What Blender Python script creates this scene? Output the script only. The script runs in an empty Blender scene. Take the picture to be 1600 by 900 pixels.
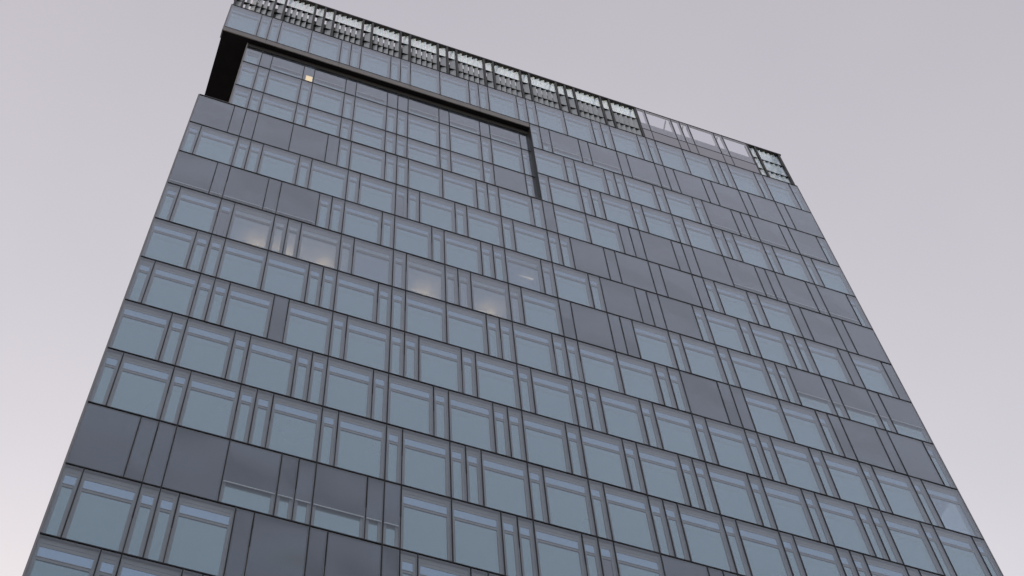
import bpy, math, random
from mathutils import Matrix, Vector
random.seed(7)
scene = bpy.context.scene
COL = scene.collection

# ------------------------------------------------------------------ camera
MOD = 0.6                       # facade module (m)
FLOOR = 6.0453 * MOD            # storey height
Z0 = 1.6 + 123.0478 * MOD       # height of the line v = 0
cam_d = bpy.data.cameras.new('camera')
cam = bpy.data.objects.new('camera', cam_d)
COL.objects.link(cam)
scene.camera = cam
cam_d.sensor_width = 36.0
cam_d.lens = 2454.606 / 1600 * 36.0
cam_d.clip_start = 0.1
cam_d.clip_end = 6000
RIGHT = Vector((0.94025262, -0.33676642, -0.05013379))
FWD = Vector((0.19624259, 0.41570351, 0.88807626))
UP = Vector((-0.27823347, -0.84485441, 0.45695423))
m = Matrix((RIGHT, UP, -FWD)).transposed().to_4x4()
m.translation = (3.2393 * MOD, -48.797 * MOD, 1.6)
cam.matrix_world = m

# ------------------------------------------------------------------ sky, sun, exposure
world = bpy.data.worlds.new('World')
scene.world = world
world.use_nodes = True
nt = world.node_tree
nt.nodes.clear()
out = nt.nodes.new('ShaderNodeOutputWorld')
sky = nt.nodes.new('ShaderNodeTexSky')
sky.sky_type = 'NISHITA'
sky.sun_disc = False
SUN_EL, SUN_AZ = 8.0, 10.0      # low sun behind the tower
sky.sun_elevation = math.radians(SUN_EL)
sky.sun_rotation = math.radians(SUN_AZ)
sky.dust_density = 5.0
sky.air_density = 1.0
sky.ozone_density = 1.0
bg1 = nt.nodes.new('ShaderNodeBackground')
bg1.inputs[1].default_value = 0.15
nt.links.new(sky.outputs[0], bg1.inputs[0])
bg2 = nt.nodes.new('ShaderNodeBackground')      # even veil of high thin cloud
bg2.inputs[0].default_value = (0.156, 0.114, 0.091, 1)
bg2.inputs[1].default_value = 1.0
tcw = nt.nodes.new('ShaderNodeTexCoord')
nzw = nt.nodes.new('ShaderNodeTexNoise')
nzw.inputs['Scale'].default_value = 2.2
nzw.inputs['Detail'].default_value = 5.0
nzw.inputs['Roughness'].default_value = 0.55
nt.links.new(tcw.outputs['Generated'], nzw.inputs['Vector'])
mrw = nt.nodes.new('ShaderNodeMapRange')
mrw.inputs['From Min'].default_value = 0.3
mrw.inputs['From Max'].default_value = 0.7
mrw.inputs['To Min'].default_value = 0.90
mrw.inputs['To Max'].default_value = 1.10
nt.links.new(nzw.outputs['Fac'], mrw.inputs['Value'])
nt.links.new(mrw.outputs[0], bg2.inputs[1])
add = nt.nodes.new('ShaderNodeAddShader')
nt.links.new(bg1.outputs[0], add.inputs[0])
nt.links.new(bg2.outputs[0], add.inputs[1])
nt.links.new(add.outputs[0], out.inputs[0])

sun_d = bpy.data.lights.new('sun', 'SUN')
sun_d.energy = 0.5
sun_d.angle = math.radians(12)
sun_d.color = (1.0, 0.93, 0.88)
sun = bpy.data.objects.new('sun', sun_d)
COL.objects.link(sun)
el, az = math.radians(SUN_EL), math.radians(SUN_AZ)
to_sun = Vector((math.sin(az) * math.cos(el), math.cos(az) * math.cos(el), math.sin(el)))
sun.rotation_euler = to_sun.to_track_quat('Z', 'Y').to_euler()
sun.location = (0, 60, 130)

scene.view_settings.view_transform = 'Standard'
scene.view_settings.look = 'None'
scene.view_settings.gamma = 1.0
scene.view_settings.exposure = 1.12
scene.render.engine = 'CYCLES'
scene.cycles.transparent_max_bounces = 24
scene.cycles.max_bounces = 8
scene.cycles.sample_clamp_indirect = 4.0

# ------------------------------------------------------------------ materials
def mat(name):
    mt = bpy.data.materials.new(name)
    mt.use_nodes = True
    t = mt.node_tree
    t.nodes.clear()
    o = t.nodes.new('ShaderNodeOutputMaterial')
    return mt, t, o

def N(t, kind, **kw):
    n = t.nodes.new('ShaderNode' + kind)
    for k, v in kw.items():
        setattr(n, k, v)
    return n

def math_node(t, op, a, b):
    n = N(t, 'Math', operation=op)
    for i, v in enumerate((a, b)):
        if v is None:
            continue
        if isinstance(v, (int, float)):
            n.inputs[i].default_value = v
        else:
            t.links.new(v, n.inputs[i])
    return n.outputs[0]

def schlick(t, r0, power=5.0):
    """r0 + (1-r0)*(1-cos)^power, the same from both sides of a pane."""
    lw = N(t, 'LayerWeight')
    lw.inputs[0].default_value = 0.5
    p = math_node(t, 'POWER', lw.outputs['Facing'], power)
    p = math_node(t, 'MULTIPLY', p, 1 - r0)
    return math_node(t, 'ADD', p, r0)

def noise_color(t, c, amount, scale, detail=4.0, coord='Object', stretch=(1, 1, 1)):
    tc = N(t, 'TexCoord')
    mp = N(t, 'Mapping')
    mp.inputs['Scale'].default_value = stretch
    t.links.new(tc.outputs[coord], mp.inputs[0])
    nz = N(t, 'TexNoise')
    nz.inputs['Scale'].default_value = scale
    nz.inputs['Detail'].default_value = detail
    t.links.new(mp.outputs[0], nz.inputs['Vector'])
    oi = N(t, 'ObjectInfo')
    rmp = N(t, 'MapRange')
    rmp.inputs['From Min'].default_value = 0.3
    rmp.inputs['From Max'].default_value = 0.7
    rmp.inputs['To Min'].default_value = 1 - amount
    rmp.inputs['To Max'].default_value = 1 + amount
    t.links.new(nz.outputs['Fac'], rmp.inputs['Value'])
    rr = math_node(t, 'MULTIPLY', oi.outputs['Random'], amount)
    rr = math_node(t, 'ADD', rr, 1 - amount / 2)
    k = math_node(t, 'MULTIPLY', rmp.outputs[0], rr)
    mix = N(t, 'VectorMath', operation='SCALE')
    mix.inputs[0].default_value = c
    t.links.new(k, mix.inputs['Scale'])
    return mix.outputs[0]

def metal(name, c, rough=0.5, spec=0.5, metallic=0.0, amount=0.1, scale=1.5):
    mt, t, o = mat(name)
    b = N(t, 'BsdfPrincipled')
    t.links.new(noise_color(t, c, amount, scale), b.inputs['Base Color'])
    b.inputs['Roughness'].default_value = rough
    b.inputs['Metallic'].default_value = metallic
    b.inputs['Specular IOR Level'].default_value = spec
    t.links.new(b.outputs[0], o.inputs[0])
    return mt

def sheet_glass(name, tint, r0, gloss=(1, 1, 1), power=5.0, wave=0.0):
    mt, t, o = mat(name)
    tr = N(t, 'BsdfTransparent')
    tr.inputs[0].default_value = tint + (1,)
    gl = N(t, 'BsdfGlossy')
    gl.inputs[0].default_value = gloss + (1,)
    gl.inputs['Roughness'].default_value = 0.0
    if wave:
        tc = N(t, 'TexCoord')
        nz = N(t, 'TexNoise')
        nz.inputs['Scale'].default_value = 0.9
        nz.inputs['Detail'].default_value = 1.0
        t.links.new(tc.outputs['Object'], nz.inputs['Vector'])
        bp = N(t, 'Bump')
        bp.inputs['Strength'].default_value = wave
        bp.inputs['Distance'].default_value = 0.05
        t.links.new(nz.outputs['Fac'], bp.inputs['Height'])
        t.links.new(bp.outputs[0], gl.inputs['Normal'])
    mx = N(t, 'MixShader')
    t.links.new(schlick(t, r0, power), mx.inputs[0])
    t.links.new(tr.outputs[0], mx.inputs[1])
    t.links.new(gl.outputs[0], mx.inputs[2])
    t.links.new(mx.outputs[0], o.inputs[0])
    return mt

def pane_mat(name, base, gloss, r0, power=3.0, amount=0.06):
    """inner pane with a drawn shade right behind it: body colour under a tinted coating"""
    mt, t, o = mat(name)
    df = N(t, 'BsdfDiffuse')
    t.links.new(noise_color(t, base, amount, 0.35, 2.0), df.inputs[0])
    gl = N(t, 'BsdfGlossy')
    gl.inputs[0].default_value = gloss + (1,)
    gl.inputs['Roughness'].default_value = 0.03
    mx = N(t, 'MixShader')
    t.links.new(schlick(t, r0, power), mx.inputs[0])
    t.links.new(df.outputs[0], mx.inputs[1])
    t.links.new(gl.outputs[0], mx.inputs[2])
    t.links.new(mx.outputs[0], o.inputs[0])
    return mt

M = {}
M['outer'] = sheet_glass('outer_glass', (0.94, 0.96, 0.97), 0.032, (0.87, 0.94, 1.0), 3.5, wave=0.012)
M['pane'] = pane_mat('inner_pane', (0.15, 0.185, 0.197), (0.72, 0.93, 1.0), 0.10, 1.55, 0.08)
M['strip'] = pane_mat('transom_pane', (0.22, 0.29, 0.40), (0.66, 0.84, 1.0), 0.34, 2.5)
M['darkpane'] = pane_mat('shaded_pane', (0.11, 0.11, 0.125), (0.9, 0.9, 1.0), 0.10, 4.0)
M['roompane'] = sheet_glass('room_glass', (0.80, 0.80, 0.80), 0.20, (0.76, 0.90, 1.0), 2.5)
M['cornerpane'] = sheet_glass('corner_glass', (0.60, 0.64, 0.66), 0.22, (0.76, 0.90, 1.0), 2.5)
M['reveal'] = metal('reveal_metal', (0.27, 0.25, 0.255), 0.55, 0.4, 0.0, 0.08)
M['frame'] = metal('window_frame_metal', (0.27, 0.26, 0.27), 0.5, 0.4, 0.0, 0.08)
M['black'] = metal('black_gasket', (0.018, 0.018, 0.021), 0.6, 0.3, 0.0, 0.1)
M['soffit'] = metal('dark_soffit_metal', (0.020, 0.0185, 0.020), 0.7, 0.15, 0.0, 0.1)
M['fascia'] = metal('fascia_metal', (0.26, 0.235, 0.225), 0.45, 0.4, 0.0, 0.08)
M['jamb'] = metal('jamb_metal', (0.05, 0.044, 0.04), 0.5, 0.4, 0.0, 0.1)
M['bar'] = metal('blind_bar_metal', (0.75, 0.75, 0.76), 0.4, 0.5, 0.0, 0.05)
M['post'] = metal('post_metal', (0.036, 0.034, 0.033), 0.5, 0.4, 0.0, 0.12)
M['dark'] = metal('dark_core', (0.03, 0.03, 0.033), 0.8, 0.2, 0.0, 0.1)
M['ceiling'] = metal('room_ceiling', (0.55, 0.52, 0.50), 0.8, 0.2, 0.0, 0.05)
M['grey'] = pane_mat('spandrel_glass', (0.20, 0.20, 0.22), (0.95, 0.95, 1.0), 0.08, 3.5)
M['steel'] = metal('brace_steel', (0.30, 0.31, 0.32), 0.5, 0.5, 0.0, 0.1)
M['screenglass'] = sheet_glass('screen_glass', (0.93, 0.95, 0.97), 0.035, wave=0.02)
M['plant'] = metal('plant_cladding', (0.07, 0.072, 0.078), 0.6, 0.4, 0.0, 0.12)
M['concrete'] = metal('roof_concrete', (0.25, 0.245, 0.24), 0.9, 0.2, 0.0, 0.15)

def blind_mat():
    mt, t, o = mat('blind_fabric')
    b = N(t, 'BsdfPrincipled')
    t.links.new(noise_color(t, (0.108, 0.115, 0.134), 0.07, 0.3, 1.0, stretch=(0.6, 1, 1.6)), b.inputs['Base Color'])
    b.inputs['Roughness'].default_value = 0.36
    b.inputs['Metallic'].default_value = 0.55
    tc = N(t, 'TexCoord')
    mp = N(t, 'Mapping')
    mp.inputs['Scale'].default_value = (0.25, 1, 60)
    t.links.new(tc.outputs['Object'], mp.inputs[0])
    nz = N(t, 'TexNoise')
    nz.inputs['Scale'].default_value = 1.0
    nz.inputs['Detail'].default_value = 2.0
    t.links.new(mp.outputs[0], nz.inputs['Vector'])
    bp = N(t, 'Bump')
    bp.inputs['Strength'].default_value = 0.05
    bp.inputs['Distance'].default_value = 0.01
    t.links.new(nz.outputs['Fac'], bp.inputs['Height'])
    # the hanging cloth bellies a little, differently in every window
    oi = N(t, 'ObjectInfo')
    sc = N(t, 'VectorMath', operation='SCALE')
    cm = N(t, 'CombineXYZ')
    for i in range(3):
        t.links.new(oi.outputs['Random'], cm.inputs[i])
    t.links.new(cm.outputs[0], sc.inputs[0])
    sc.inputs['Scale'].default_value = 37.0
    ad = N(t, 'VectorMath', operation='ADD')
    t.links.new(tc.outputs['Object'], ad.inputs[0])
    t.links.new(sc.outputs[0], ad.inputs[1])
    n2 = N(t, 'TexNoise')
    n2.inputs['Scale'].default_value = 0.34
    n2.inputs['Detail'].default_value = 0.0
    t.links.new(ad.outputs[0], n2.inputs['Vector'])
    b2 = N(t, 'Bump')
    b2.inputs['Strength'].default_value = 1.0
    b2.inputs['Distance'].default_value = 1.5
    t.links.new(n2.outputs['Fac'], b2.inputs['Height'])
    t.links.new(bp.outputs[0], b2.inputs['Normal'])
    t.links.new(b2.outputs[0], b.inputs['Normal'])
    t.links.new(b.outputs[0], o.inputs[0])
    return mt
M['blind'] = blind_mat()

def blade_mat(name, clear, body, through):
    mt, t, o = mat(name)
    tr = N(t, 'BsdfTransparent')
    tr.inputs[0].default_value = (0.92, 0.95, 0.97, 1)
    tl = N(t, 'BsdfTranslucent')
    tl.inputs[0].default_value = (0.63, 0.79, 1.0, 1)
    df = N(t, 'BsdfDiffuse')
    t.links.new(noise_color(t, body, 0.10, 1.2), df.inputs[0])
    gl = N(t, 'BsdfGlossy')
    gl.inputs['Roughness'].default_value = 0.12
    m1 = N(t, 'MixShader')
    m1.inputs[0].default_value = through
    t.links.new(df.outputs[0], m1.inputs[1])
    t.links.new(tl.outputs[0], m1.inputs[2])
    m2 = N(t, 'MixShader')
    m2.inputs[0].default_value = clear
    t.links.new(m1.outputs[0], m2.inputs[1])
    t.links.new(tr.outputs[0], m2.inputs[2])
    m3 = N(t, 'MixShader')
    t.links.new(schlick(t, 0.05), m3.inputs[0])
    t.links.new(m2.outputs[0], m3.inputs[1])
    t.links.new(gl.outputs[0], m3.inputs[2])
    t.links.new(m3.outputs[0], o.inputs[0])
    return mt
M['blade'] = blade_mat('louvre_glass', 0.03, (0.56, 0.585, 0.60), 0.08)
M['clearblade'] = blade_mat('clear_louvre_glass', 0.50, (0.78, 0.88, 0.98), 0.5)

def emit(name, c, s):
    mt, t, o = mat(name)
    e = N(t, 'Emission')
    e.inputs[0].default_value = c + (1,)
    e.inputs[1].default_value = s
    t.links.new(e.outputs[0], o.inputs[0])
    return mt
M['lamp'] = emit('warm_lamp', (1.0, 0.68, 0.30), 11.0)
M['lampdim'] = emit('dim_warm_lamp', (1.0, 0.76, 0.46), 0.55)  # glow imitating a warm streak of light on one pane
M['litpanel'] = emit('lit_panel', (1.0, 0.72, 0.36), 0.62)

def ground_mat():
    mt, t, o = mat('paving')
    b = N(t, 'BsdfPrincipled')
    tc = N(t, 'TexCoord')
    br = N(t, 'TexBrick')
    br.inputs['Scale'].default_value = 1.0
    br.inputs['Color1'].default_value = (0.20, 0.195, 0.19, 1)
    br.inputs['Color2'].default_value = (0.17, 0.165, 0.16, 1)
    br.inputs['Mortar'].default_value = (0.09, 0.09, 0.09, 1)
    t.links.new(tc.outputs['Object'], br.inputs['Vector'])
    t.links.new(br.outputs['Color'], b.inputs['Base Color'])
    b.inputs['Roughness'].default_value = 0.85
    t.links.new(b.outputs[0], o.inputs[0])
    return mt
M['ground'] = ground_mat()

# ------------------------------------------------------------------ mesh helpers
class MB:
    def __init__(self):
        self.v, self.f = [], []

    def box(self, x0, x1, y0, y1, z0, z1):
        n = len(self.v)
        self.v += [(x, y, z) for z in (z0, z1) for y in (y0, y1) for x in (x0, x1)]
        self.f += [tuple(n + i for i in q) for q in
                   ((0, 2, 3, 1), (4, 5, 7, 6), (0, 1, 5, 4), (2, 6, 7, 3), (0, 4, 6, 2), (1, 3, 7, 5))]
        return self

    def hexa(self, bottom, top):
        """a solid between two quads given in the same winding"""
        n = len(self.v)
        self.v += list(bottom) + list(top)
        self.f += [tuple(n + i for i in q) for q in
                   ((3, 2, 1, 0), (4, 5, 6, 7), (0, 1, 5, 4), (1, 2, 6, 5), (2, 3, 7, 6), (3, 0, 4, 7))]
        return self

    def bar(self, a, b, r, sides=6):
        a, b = Vector(a), Vector(b)
        d = (b - a).normalized()
        s = d.orthogonal().normalized()
        q = d.cross(s)
        n = len(self.v)
        for p in (a, b):
            for k in range(sides):
                an = 2 * math.pi * k / sides
                self.v.append(tuple(p + s * (r * math.cos(an)) + q * (r * math.sin(an))))
        for k in range(sides):
            k2 = (k + 1) % sides
            self.f.append((n + k, n + k2, n + sides + k2, n + sides + k))
        self.f.append(tuple(n + k for k in reversed(range(sides))))
        self.f.append(tuple(n + sides + k for k in range(sides)))
        return self

    def mesh(self, name, material):
        me = bpy.data.meshes.new(name)
        me.from_pydata(self.v, [], self.f)
        me.materials.append(M[material])
        me.update()
        return me

def obj(name, me, parent=None, loc=(0, 0, 0)):
    o = bpy.data.objects.new(name, me)
    COL.objects.link(o)
    o.location = loc
    o.parent = parent
    return o

MESH = {}
def shared(key, fn):
    if key not in MESH:
        MESH[key] = fn()
    return MESH[key]

def zv(v):
    return Z0 - v * FLOOR

# ------------------------------------------------------------------ setting
g = MB().box(-3000, 3000, -3000, 3000, -0.5, 0.0).mesh('ground', 'ground')
ground = obj('ground', g)
ground['kind'] = 'structure'

# ------------------------------------------------------------------ the tower
tower = bpy.data.objects.new('office_tower', None)
COL.objects.link(tower)
tower['label'] = 'tall glass office tower with staggered window panels and dark louvred roof screen'
tower['category'] = 'building'
W = 60 * MOD
DEEP = 24.0
CAV = 0.14                       # depth of the cavity between the two skins
V_TOP, V_ROOF, V_SOF = -4.115, -5.535, -2.825
REC = 0.5 * MOD                  # depth of the recessed storeys
SET = 2.5 * MOD                  # set-back of the recessed storeys from the left edge

def part(name, mb, material, loc=(0, 0, 0)):
    return obj(name, mb.mesh(name, material), tower, loc)

# core behind the windows (below the recess, then the recessed storeys, then the top storey)
XR = 56.6 * MOD                  # the corner rooms at the right end are open to the side glass
for x0, x1, z0, z1 in ((0.05, XR, 0.02, zv(3.93)), (0.05, XR, zv(1.97), zv(0) - 0.05),
                       (SET + 0.05, XR, zv(0) - 0.05, zv(V_SOF)), (0.05, XR, zv(V_SOF) + 0.12, zv(V_TOP) - 0.1)):
    part('core', MB().box(x0, x1, 1.0, DEEP, z0, z1), 'dark')
part('core', MB().box(0.05, XR, 3.6, DEEP, zv(3.93), zv(1.97)), 'dark')
part('core', MB().box(XR, W - 0.06, 4.2, DEEP, 0.02, zv(V_TOP) - 0.1), 'dark')
for r in range(-3, 12):
    part('floor_slab', MB().box(XR, W - 0.06, CAV + 0.08, 4.2, zv(r) - 0.06, zv(r) + 0.06), 'ceiling')
part('roof_deck', MB().box(0.02, W - 0.02, 0.5, DEEP, zv(V_TOP) - 0.1, zv(V_TOP) + 0.05), 'concrete')
# the lower storeys, out of the picture: plain panels down to the ground
low = MB()
zb = zv(11)
k = 0
while zb > 1.0:
    zt = zb
    zb = max(0.0, zt - FLOOR)
    for i in range(20):
        low.box(i * 1.8 + 0.03, i * 1.8 + 1.77, 0.02, 0.9, zb + 0.03, zt - 0.03)
lf = part('lower_cladding', low, 'grey')
# the other three sides
side = MB()
side_glass = MB()
for s, x0, x1 in ((0, 0.0, 0.05), (1, W - 0.05, W)):
    for r in range(-4, 21):
        zt = zv(V_TOP if r == -4 else r)
        zbm = max(0.03, zv(r + 1))
        left_cut = (s == 0 and -3 <= r <= -1)
        for k in range(13):
            y0 = 0.5 + k * 1.8
            off = SET if left_cut else 0.0
            t = side_glass if (s == 1 and k < 2 and r < 11) else side
            t.box(x0 + off, x1 + off, y0 + 0.03, y0 + 1.77, zbm + 0.03, zt - 0.03)
part('side_cladding', side, 'grey')
part('side_glazing', side_glass, 'screenglass')
part('rear_wall', MB().box(0.05, W - 0.05, DEEP, DEEP + 0.2, 0.03, zv(V_TOP)), 'grey')

# ------------------------------------------------------------------ window units
TYPES = {0: (3, 1, 1, 3, 3, 1, 1), 1: (1, 3, 1, 1, 3, 1, 3), 2: (3, 1, 3, 1, 3, 1, 1), 3: (1, 3, 1, 3, 1, 1, 3)}
def breaks(row):
    b, k = [0], 0
    seq = TYPES[row % 4]
    while b[-1] < 60:
        b.append(b[-1] + seq[k % 7])
        k += 1
    b = [x for x in b if x <= 60]
    if row % 4 == 0:
        b = [x for x in b if x <= 56] + [59, 60]
    if row % 4 == 1:
        b = [x for x in b if x <= 57]
    if b[-1] != 60:
        b.append(60)
    return b

G = 1.0
# (row, first module): fraction of the height covered by the lowered blind
BL = {}
def setb(row, us, f):
    for u in us:
        BL[(row, u)] = f
setb(-3, [31], .60); setb(-3, [32, 35, 36], .72); setb(-3, [39], G); setb(-3, [40, 43, 44], .86)
setb(-3, [45, 48, 49, 52, 53, 56, 57], G)
setb(-2, [47, 50, 51, 52, 55], .82); setb(-2, [56], .86)
setb(0, [0, 3, 4, 5, 8, 11, 30, 37, 38, 39, 42, 43, 44], G); setb(0, [47, 50, 51, 52, 55, 56], .84)
setb(1, [32, 35, 36, 39, 40, 43, 52, 53, 56, 57], G)
setb(2, [0, 3, 4, 7, 8], .88); setb(2, [34, 37, 38, 39, 55, 59], G)
setb(3, [30, 31, 34, 35], G); setb(3, [49, 52, 53, 56, 57], .62)
setb(4, [39, 42, 43, 51, 52, 55, 56], G)
setb(5, [9], G)
setb(8, [0], .985); setb(8, [3, 4, 5, 34, 37, 38], G); setb(8, [8, 11, 12, 13, 16, 17], .645)
setb(9, [9, 10, 13, 14, 17], G)
DARKPANE = {(1, 17), (3, 4), (8, 30)}
ROOM = {(3, u) for u in (5, 8, 9, 10, 13, 14, 17, 18, 21, 22, 23, 26)} | {(2, 26), (2, 29)} | {(r, 57) for r in (5, 7, 9)}
CORNER = {(r, 57) for r in (5, 7, 9)}
WEAK = {0: {4, 12, 16, 18, 25, 29, 31}, 1: {4, 6, 10, 14, 18, 22}, 3: {4, 8, 10, 14, 18, 22}, 2: {4, 8, 12, 16, 20}}

def frame_mesh(w, h):
    b = MB()
    t = 0.035
    b.box(0.012, t, 0.03, CAV + 0.06, -h + 0.035, -0.035)           # cavity cheeks
    b.box(w - t, w - 0.012, 0.03, CAV + 0.06, -h + 0.035, -0.035)
    b.box(t, w - t, 0.03, CAV + 0.06, -0.06, -0.035)                # cavity head
    b.box(t, w - t, 0.03, CAV + 0.06, -h + 0.035, -h + 0.05)        # cavity floor
    return b.mesh('window', 'reveal')

HEAD, STRIP, RAIL, SIDE = 0.42, 0.45, 0.16, 0.12
def inner_frame_mesh(w, h):
    b = MB()
    y0, y1 = CAV - 0.022, CAV + 0.05
    lo, hi = SIDE, w - SIDE
    zt, zr1, zr2 = -HEAD, -HEAD - STRIP, -HEAD - STRIP - RAIL
    b.box(0.035, lo, y0, y1, -h + 0.05, -0.06)
    b.box(hi, w - 0.035, y0, y1, -h + 0.05, -0.06)
    b.box(lo, hi, y0, y1, zt + 0.16, -0.06)                         # head panel
    b.box(lo, hi, y0 + 0.010, y1, zt, zt + 0.155)
    b.box(lo, hi, y0, y1, -h + 0.05, -h + 0.09)
    b.box(lo, hi, y0 + 0.012, y1, zr2, zr1)                         # transom rail with two raised beads
    b.box(lo, hi, y0 - 0.004, y0 + 0.012, zr1 - 0.028, zr1)
    b.box(lo, hi, y0 - 0.004, y0 + 0.012, zr2, zr2 + 0.028)
    b.box(lo, lo + 0.02, y0 - 0.012, y0, -h + 0.09, zr2)            # glazing beads
    b.box(hi - 0.02, hi, y0 - 0.012, y0, -h + 0.09, zr2)
    return b.mesh('inner_frame', 'frame')

def mullion_mesh(h, weak):
    b = MB()
    if not weak:
        b.box(-0.021, 0.021, -0.012, 0.03, -h, 0)
    else:
        n = 22                                                      # pierced vent strip in the upper half
        for i in range(n):
            z = -0.05 - i * (h * 0.5 / n)
            b.box(-0.022, 0.022, -0.010, 0.028, z - h * 0.5 / n * 0.62, z)
        b.box(-0.013, 0.013, -0.006, 0.028, -h, -0.05 - h * 0.5)
        b.box(-0.013, 0.013, 0.0, 0.027, -0.05 - h * 0.5, -0.05)
    return b.mesh('mullion', 'black')

def window(row, u, wmod, vt, vb, y=0.0, name=None, xs=0.0):
    w = wmod * MOD - xs
    h = (vb - vt) * FLOOR
    kw = (round(w, 3), round(h, 3))
    n = name or ('window' if wmod >= 2 else 'narrow_window')
    win = obj(n, shared(('f',) + kw, lambda: frame_mesh(w, h)), tower, (u * MOD + xs, y, zv(vt)))
    obj('inner_frame', shared(('i',) + kw, lambda: inner_frame_mesh(w, h)), win)
    # outer pane, each hung a hair off true
    gp = obj('outer_glass', shared(('g',) + kw, lambda: MB().box(-w / 2 + 0.022, w / 2 - 0.022, 0, 0.012, -h / 2 + 0.026, h / 2 - 0.026).mesh('outer_glass', 'outer')),
             win, (w / 2, 0.004, -h / 2))
    gp.rotation_euler = (random.gauss(0, 0.0011), 0, random.gauss(0, 0.0014))
    fr = BL.get((row, u), 0.0) if name is None else BLR.get((row, u), 0.0)
    lo, hi = SIDE, w - SIDE
    zr1, zr2 = -HEAD - STRIP, -HEAD - STRIP - RAIL
    if fr < 1.0:
        pm = 'pane'
        if name is None and (row, u) in DARKPANE:
            pm = 'darkpane'
        if name is None and (row, u) in ROOM:
            pm = 'cornerpane' if (row, u) in CORNER else 'roompane'
        p = obj('pane', shared(('p', pm) + kw, lambda: MB().box(lo, hi, CAV, CAV + 0.02, -h + 0.09, zr2).mesh('pane', pm)), win)
        p.rotation_euler = (random.gauss(0, 0.0009), 0, 0)
        sm = 'roompane' if pm == 'roompane' else 'strip'
        obj('transom_pane', shared(('t', sm) + kw, lambda: MB().box(lo, hi, CAV, CAV + 0.02, zr1, -HEAD).mesh('transom_pane', sm)), win)
    if fr > 0:
        zl = -h * fr if fr < 1 else -h + 0.055
        obj('blind', shared(('b', fr) + kw, lambda: MB().box(0.05, w - 0.05, 0.045, 0.052, zl, -0.062).mesh('blind', 'blind')), win)
        if fr < 1:
            obj('blind_bar', shared(('bb', fr) + kw, lambda: MB().box(0.045, w - 0.045, 0.036, 0.06, zl - 0.035, zl).mesh('blind_bar', 'bar')), win)
    if u > 0 and not xs:
        weak = u in WEAK.get(row % 4, ()) and name is None
        obj('mullion', shared(('m', kw[1], weak), lambda: mullion_mesh(h, weak)), win, (-xs, 0, 0))
    return win

for row in range(-4, 11):
    bk = breaks(row)
    for a, b in zip(bk[:-1], bk[1:]):
        if row in (-3, -2, -1):
            if b <= 30:
                continue
            a = max(a, 30)
        vt = V_TOP if row == -4 else row
        window(row, a, b - a, vt, -3 if row == -4 else row + 1)
# recessed storeys: their own straight grid
BLR = {(-1, 26): G}
for u in (5, 9, 13, 18, 22, 26):
    BLR[(-3, u)] = .62
for u in (4, 8, 12, 16, 17, 21, 25, 29):
    BLR[(-3, u)] = 1.0
rb = [2, 4, 5, 8, 9, 12, 13, 16, 17, 18, 21, 22, 25, 26, 29, 30]
for row in (-3, -2, -1):
    for a, b in zip(rb[:-1], rb[1:]):
        vt = V_SOF + 0.12 if row == -3 else row
        window(row, a, b - a, vt, row + 1, y=REC, name='recessed_window' if b - a > 1 else 'narrow_recessed_window', xs=0.3 if a == 2 else 0.0)

# horizontal joints, one per storey line
def joint(u0, u1, v, y=0.0, dz=0.024, proud=0.014):
    part('storey_joint', MB().box(u0 * MOD, u1 * MOD, y - proud, y + 0.032, zv(v) - dz, zv(v) + dz), 'black')
joint(0, 60, V_TOP)
for v in range(-3, 12):
    if v in (-3,):
        joint(0, 60, v)
    elif v in (-2, -1):
        joint(30, 60, v)
        joint(2.5, 30, v, REC)
    else:
        joint(0, 60, v)
# corner posts
part('corner_trim', MB().box(-0.05, 0.012, -0.012, 0.5, 0.02, zv(0)), 'frame')
part('corner_trim', MB().box(-0.05, 0.012, -0.012, 0.5, zv(V_SOF), zv(V_TOP)), 'frame')
part('corner_trim', MB().box(W - 0.012, W + 0.03, -0.012, 0.5, 0.02, zv(V_TOP)), 'frame')
part('corner_trim', MB().box(SET - 0.05, SET + 0.012, REC - 0.012, REC + 0.5, zv(0), zv(V_SOF)), 'fascia')
# fascia, soffit and jamb round the recess, terrace floor behind the parapet
x = 0
for a, b in zip((0, 4, 11, 18, 25), (4, 11, 18, 25, 30)):
    part('fascia_panel', MB().box(a * MOD + 0.006, b * MOD - 0.006, 0.0, 0.05, zv(V_SOF), zv(-3) - 0.03), 'fascia')
part('soffit', MB().box(0.004, 30 * MOD, 0.012, REC + 0.45, zv(V_SOF) + 0.002, zv(V_SOF) + 0.1), 'soffit')
part('soffit', MB().box(0.004, SET + 0.1, REC + 0.45, DEEP, zv(V_SOF) + 0.002, zv(V_SOF) + 0.1), 'soffit')
part('recess_head', MB().box(SET, 30 * MOD, REC + 0.0, REC + 0.1, zv(V_SOF + 0.12), zv(V_SOF) + 0.002), 'jamb')
part('jamb', MB().box(30 * MOD - 0.02, 30 * MOD, 0.0, REC + 0.4, zv(0) + 0.03, zv(V_SOF)), 'jamb')
part('terrace_floor', MB().box(0.02, 30 * MOD, 0.06, REC + 0.3, zv(0) - 0.05, zv(0) - 0.005), 'concrete')
part('terrace_floor', MB().box(0.02, SET, REC + 0.3, DEEP, zv(0) - 0.05, zv(0) - 0.005), 'concrete')
part('parapet_cap', MB().box(0.0, 30 * MOD, -0.015, 0.07, zv(0) + 0.03, zv(0) + 0.055), 'frame')
# small lit panel behind the narrow recessed window
part('lit_panel', MB().box(8.30 * MOD, 8.90 * MOD, REC + 0.022, REC + 0.034, zv(-2.045), zv(-2.25)), 'litpanel')

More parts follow.
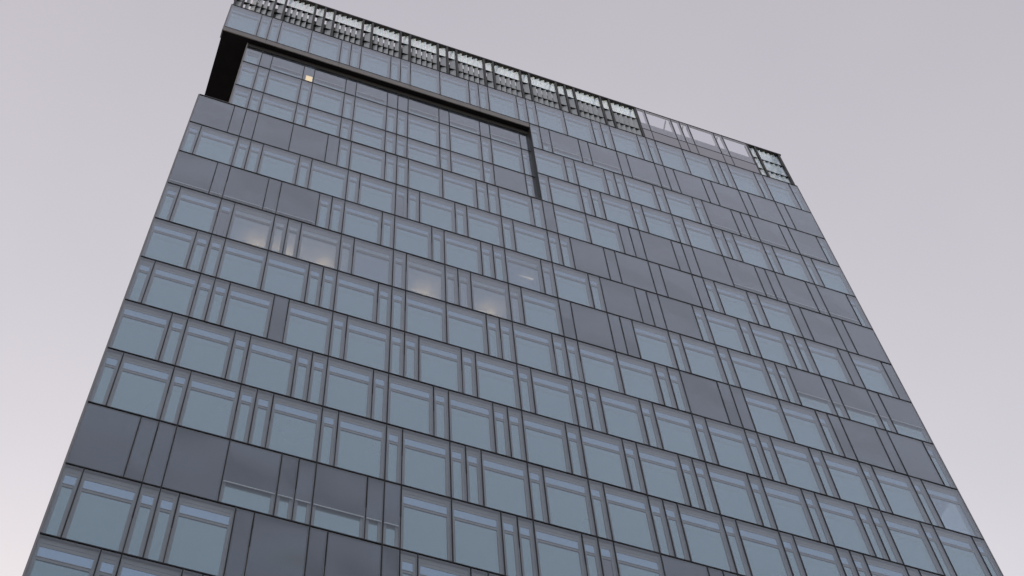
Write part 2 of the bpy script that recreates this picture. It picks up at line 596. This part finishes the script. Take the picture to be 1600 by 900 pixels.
# lit storey: ceiling, floor and pendant lamps behind the row-3 windows
part('room_ceiling', MB().box(0.1, 30 * MOD, CAV + 0.05, 3.55, zv(3) - 0.10, zv(3) - 0.04), 'ceiling')
part('room_floor', MB().box(0.1, 30 * MOD, CAV + 0.05, 3.55, zv(4) + 0.0, zv(4) + 0.07), 'concrete')
part('room_ceiling', MB().box(20 * MOD, 34 * MOD, CAV + 0.05, 3.55, zv(2) - 0.10, zv(2) - 0.04), 'ceiling')
part('room_floor', MB().box(30.1 * MOD, W - 0.1, CAV + 0.06, 3.55, zv(3) - 0.08, zv(3) - 0.02), 'dark')
lamp_me = MB().box(-0.35, 0.35, -0.05, 0.05, -0.04, 0.04).mesh('pendant_lamp', 'lamp')
for u in (7.3, 9.5, 12.4, 20.2, 25.4):
    obj('pendant_lamp', lamp_me, tower, (u * MOD, 1.75, zv(3) - 0.62))
obj('pendant_lamp', MB().hexa([(-0.5, 0.0, -0.006), (0.28, -0.05, -0.05), (0.28, 0.05, -0.05), (-0.5, 0.01, -0.006)], [(-0.5, 0.0, 0.006), (0.28, -0.03, 0.03), (0.28, 0.05, 0.03), (-0.5, 0.01, 0.006)]).mesh('pendant_lamp', 'lampdim'), tower, (28.5 * MOD, 0.98, zv(2) - 0.30))  # added glowing wedge, shaped to imitate the warm light streak; not a lamp

# ------------------------------------------------------------------ roof screen
zs, zr = zv(V_TOP) + 0.03, zv(V_ROOF)
PB = breaks(3)
part('coping', MB().box(-0.03, 43 * MOD, -0.02, 0.27, zr - 0.14, zr), 'post')
part('coping', MB().box(43 * MOD, 56 * MOD, -0.015, 0.13, zr - 0.05, zr - 0.003), 'post')
part('coping', MB().box(56 * MOD, W + 0.03, -0.02, 0.27, zr - 0.14, zr), 'post')
post_me = MB().box(-0.065, 0.065, -0.01, 0.22, zs, zr - 0.10).mesh('post', 'post')
posts = [0.28, 1] + [u for u in PB if 1 < u <= 43] + [56.05, 57, 59.85]
for u in posts:
    obj('post', post_me, tower, (u * MOD - 0.06, 0, 0))
T0, T1 = zv(-4.52), zv(-5.02)
tiers = ((zs, T0 - 0.03), (T0 + 0.03, T1 - 0.03), (T1 + 0.03, zr - 0.10))
def blade_mesh(dx, z0, z1, mtl):
    b = MB()
    t = 0.012
    y0, y1 = 0.23, 0.11                       # left end at the back, right end at the front
    q = [(0, y0), (dx, y1), (dx, y1 + t), (0, y0 + t)]
    return b.hexa([(x, y, z0) for x, y in q], [(x, y, z1) for x, y in q]).mesh('louvre_blade', mtl)
def blades(ua, ub):
    n = 5 if ub - ua > 1.5 else 1
    p = (ub - ua) * MOD - 0.13
    p0 = ua * MOD + 0.02
    pitch = p / n
    for z0, z1 in tiers:
        me = shared(('bl', n, ua >= 56, round(pitch, 2), round(z0, 2)), lambda: blade_mesh(pitch * 0.68, z0, z1, 'clearblade' if z0 > T1 or ua >= 56 else 'blade'))
        for i in range(n):
            obj('louvre_blade', me, tower, (p0 + (i + 0.28) * pitch, 0, 0))
lv = [u for u in PB if u <= 43]
for a, b in list(zip(lv[:-1], lv[1:])) + [(56, 57), (57, 60)]:
    blades(a, b)
    for zt in (T0, T1):
        part('louvre_shelf', MB().box(a * MOD, b * MOD, 0.10, 0.26, zt - 0.022, zt + 0.022), 'post')
# plant wall behind the two lower tiers, back screen and braces on the roof
part('plant_wall', MB().box(1.2, 42.5 * MOD, 0.50, 0.60, zs, zv(-5.03)), 'plant')
def brace(a, b, r=0.05):
    part('brace', MB().bar(a, b, r), 'steel')
for u in (2.4, 5.5, 8.6, 13.6, 17.6, 22.6, 27.6, 30.6, 33.5, 38.5, 42.6, 46.6, 48.6, 52.6, 56.6, 59.2):
    brace((u * MOD, 0.20, zr - 0.15), (u * MOD - 0.5, 1.9, zs + 0.9), 0.045)
    brace((u * MOD, 0.25, zs + 2.6), (u * MOD - 0.5, 1.9, zs + 0.9), 0.04)
# glazed part of the screen, modules 43 to 56
gp = [u for u in PB if 43 <= u <= 56]
for a, b in zip(gp[:-1], gp[1:]):
    w = (b - a) * MOD
    zl = zv(-4.535)
    panel = obj('screen_panel', MB().box(0.015, 0.075, 0.016, 0.13, zl + 0.02, zr - 0.05)
                .box(w - 0.10, w - 0.015, 0.016, 0.13, zl + 0.02, zr - 0.05)
                .box(0.075, w - 0.10, 0.016, 0.13, zr - 0.14, zr - 0.05)
                .box(0.075, w - 0.10, 0.016, 0.10, zl + 0.02, zv(-4.84)).mesh('screen_panel', 'grey'), tower, (a * MOD, 0, 0))
    obj('glass', MB().box(0.02, w - 0.02, 0.0, 0.012, zl + 0.025, zr - 0.055).mesh('glass', 'screenglass'), panel)
    obj('spandrel', MB().box(0.02, w - 0.02, 0.0, 0.06, zs + 0.005, zl - 0.025).mesh('spandrel', 'grey'), panel)
    obj('mullion', MB().box(-0.02, 0.02, -0.012, 0.05, zs, zr - 0.05).mesh('mullion', 'black'), panel)
joint(43, 56, -4.535, 0.0, 0.022, 0.014)
# right-hand return of the screen
for k in range(6):
    y = 0.6 + k * 1.8
    part('post', MB().box(W - 0.2, W - 0.02, y, y + 0.12, zs, zr - 0.10), 'post')
part('coping', MB().box(W - 0.27, W + 0.02, 0.27, DEEP, zr - 0.14, zr), 'post')
part('coping', MB().box(-0.02, 0.27, 0.27, DEEP, zr - 0.14, zr), 'post')
for zt in (T0, T1):
    part('louvre_shelf', MB().box(W - 0.35, W - 0.1, 0.42, 11, zt - 0.03, zt + 0.03), 'post')
    part('louvre_shelf', MB().box(0.1, 0.35, 0.42, 11, zt - 0.03, zt + 0.03), 'post')
for z0, z1 in tiers:
    for k in range(24):
        y = 0.75 + k * 0.36
        q = [(W - 0.32, y), (W - 0.12, y + 0.22), (W - 0.12, y + 0.235), (W - 0.32, y + 0.015)]
        me = MB().hexa([(x, yy, z0) for x, yy in q], [(x, yy, z1) for x, yy in q]).mesh('side_blade', 'clearblade')
        obj('side_blade', me, tower)
